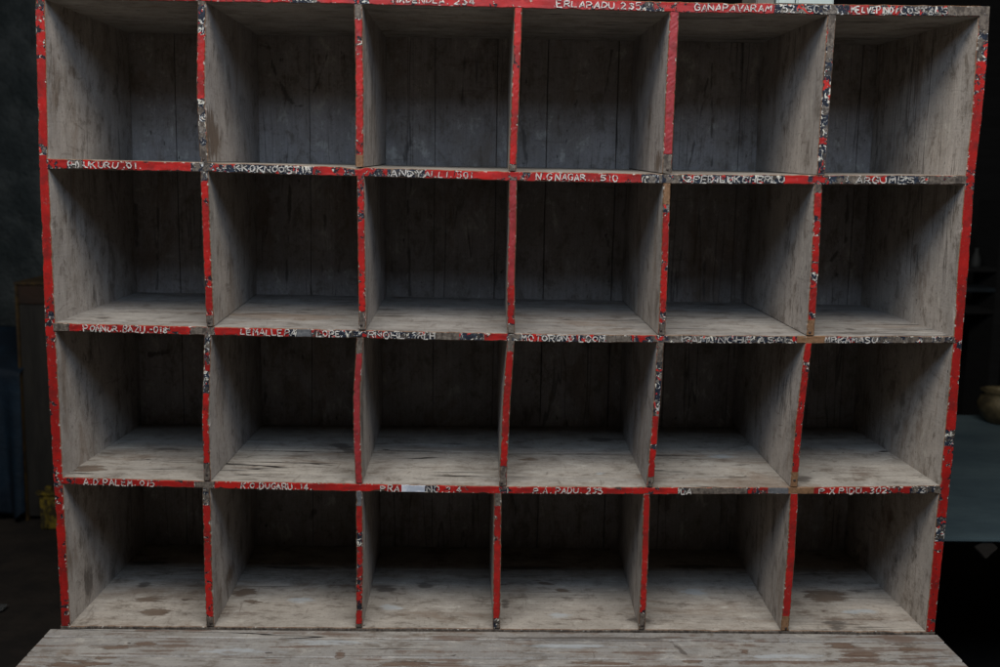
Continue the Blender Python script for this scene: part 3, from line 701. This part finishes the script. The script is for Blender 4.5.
# scrap of paper on the floor
bm = bmesh.new(); p = on_z(0, 608, G+.01)
vs = [bm.verts.new(v) for v in ((-.09, -.06, 0), (.02, -.03, .004), (.022, .012, .008), (-.08, .03, .001))]; bm.faces.new(vs)
bmesh.ops.solidify(bm, geom=bm.faces[:], thickness=.002)
o = bm_obj('paper_scrap', bm, simple('grubby_paper', (.22, .23, .22), (.17, .18, .18), 20)); o.location = (p.x, p.y, G+.01)
tag(o, 'small pale paper scrap lying on the dark floor at the left edge', 'paper')

# blue grey table to the right
M_TAB = simple('blue_grey_paint', (.10, .145, .158), (.06, .092, .108), 3.0, (1, 2.2, 2), .5, .001, th=(.25, .75))
tz = -.02; e0 = on_z(960, 538, tz); yb_ = on_z(970, 415, tz).y
tb = empty('work_table', (2.2, (e0.y+yb_)/2, G), 'blue-grey painted work table standing right of the cabinet', 'table')
xt0 = 1.66
part('table_top', [(xt0, xt0+1.5, e0.y+.004, yb_, tz-.012, tz)], M_TAB, tb, .003)
part('apron', [(xt0+.003, xt0+1.497, e0.y+.13, e0.y+.152, tz-.052, tz-.0135)], M_LOCK, tb, .003)
for xx in (xt0+.75, xt0+1.42):
    for y2 in (e0.y+.06, yb_-.08): part('leg', [(xx-.03, xx+.03, y2-.03, y2+.03, G, tz-.013)], M_LOCK, tb)
pb0 = on_y(985, 547, e0.y+.02)
bm = bmesh.new(); add_box(bm, pb0.x-.02, pb0.x+.02, e0.y+.01, e0.y+.028, pb0.z-.02, pb0.z+.02, .002, Matrix.Rotation(R(45), 3, 'Y'), Vector((pb0.x, e0.y+.02, pb0.z)))
bmesh.ops.transform(bm, matrix=tb.matrix_world.inverted(), verts=bm.verts); bm_obj('brace', bm, simple('table_brace_wood', (.024, .020, .016), (.016, .013, .011), 9), tb)

# brass pot at the back of the table
def lathe(prof_, seg=40):
    bm = bmesh.new(); rings = []
    for r_, z in prof_: rings.append([bm.verts.new((r_*math.cos(2*math.pi*i/seg), r_*math.sin(2*math.pi*i/seg), z)) for i in range(seg)])
    for a, b in zip(rings, rings[1:]):
        for i in range(seg): bm.faces.new((a[i], a[(i+1) % seg], b[(i+1) % seg], b[i]))
    bm.faces.new(rings[0][::-1]); bm.faces.new(rings[-1]); return bm
q = on_z(1003, 423, tz)
pr = [(.05, 0), (.055, .004), (.07, .02), (.088, .05), (.09, .07), (.08, .095), (.072, .105), (.082, .115), (.084, .118), (.079, .118), (.068, .106), (.076, .09), (.084, .07), (.06, .02), (.01, .012)]
o = bm_obj('brass_pot', lathe(pr), simple('dull_brass', (.14, .11, .055), (.05, .04, .022), 14, rough=.5, metal=.3), None, True)
o.location = (q.x, q.y, tz); tag(o, 'small dull brass pot on the far edge of the blue-grey table', 'pot')

# dim shelf with a bottle in the dark at the right
rk = empty('wall_rack', (2.5, 3.2, G), 'unlit rack with faint bluish rails in the dark behind the table', 'rack')
M_RK = simple('faded_blue_rail', (.008, .016, .022), (.005, .009, .012), 8)
ry = 3.15
for yy_, mt in ((268, M_SHADE), (288, M_RK), (310, M_SHADE)):
    z = on_y(980, yy_, ry).z; part('rack_rail', [(1.72, 3.2, ry, ry+.25, z-.02, z)], mt, rk)
for xx in (1.66, 3.2): part('rack_post', [(xx, xx+.05, ry, ry+.25, G, on_y(980, 200, ry).z)], M_SHADE, rk)
zz = on_y(980, 268, ry).z; bxp = on_y(976, 260, ry+.05)
o = bm_obj('bottle', lathe([(.022, 0), (.024, .005), (.024, .03), (.018, .055), (.01, .07), (.01, .085), (.012, .09)], 24), simple('clouded_glass', (.03, .033, .032), (.02, .021, .02), 20), None, True)
o.location = (bxp.x, ry+.05, zz); tag(o, 'small cloudy bottle on the dark rack right of the cabinet', 'bottle')

# pale box lying on the top board
a = on_y(777, 3, .03); b = on_y(834, 4, .03)
pb = empty('pale_box', ((a.x+b.x)/2, .09, 1.146), 'pale grey-green box resting on top of the cabinet near its right end', 'box')
M_PALE = simple('pale_green_card', (.34, .38, .35), (.28, .32, .30), 6, rough=.7, bd=.001)
mid = on_y(796, 3, .03).x
zt_ = lambda x: pl(TB_T, x)+.003
part('box_side', [(a.x, mid-.001, .03, .15, zt_(a.x), 1.215)], M_PALE, pb)
part('box_side', [(mid+.001, b.x, .03, .15, zt_(a.x), 1.215)], M_PALE, pb)
c0 = on_y(757, 3, .03).x
o = tagbox('wood_offcut', [(c0, a.x-.003, .035, .14, zt_(c0), 1.17)], simple('weathered_offcut', (.12, .11, .09), (.08, .07, .06), 12), .002, None, 'grey-brown wood offcut on the cabinet top beside the pale box', 'wood block')

# ------------------------------------------------------------------ light
w = bpy.data.worlds.new('World'); SC.world = w; w.use_nodes = True
bg = w.node_tree.nodes['Background']; bg.inputs[0].default_value = (1, .93, .88, 1); bg.inputs[1].default_value = .013
def area(name, loc, target, sx, sy, power, col):
    l = bpy.data.lights.new(name, 'AREA'); l.shape = 'RECTANGLE'; l.size = sx; l.size_y = sy; l.energy = power; l.color = col
    o = bpy.data.objects.new(name, l); COL.objects.link(o); o.location = loc
    d = Vector(target)-Vector(loc); o.rotation_euler = d.to_track_quat('-Z', 'Y').to_euler(); return o
area('window_light', (.72, -1.35, 2.45), (.8, .1, .5), 3.0, .8, 72, (1.0, .945, .875))
area('sky_light', (.80, -1.45, 1.70), (.8, .2, .6), 2.3, .42, 19, (.55, .73, 1.0))

SC.view_settings.view_transform = 'Standard'; SC.view_settings.look = 'None'; SC.view_settings.gamma = 1; SC.view_settings.exposure = 0
SC.render.engine = 'CYCLES'; SC.cycles.use_denoising = True; SC.cycles.max_bounces = 8
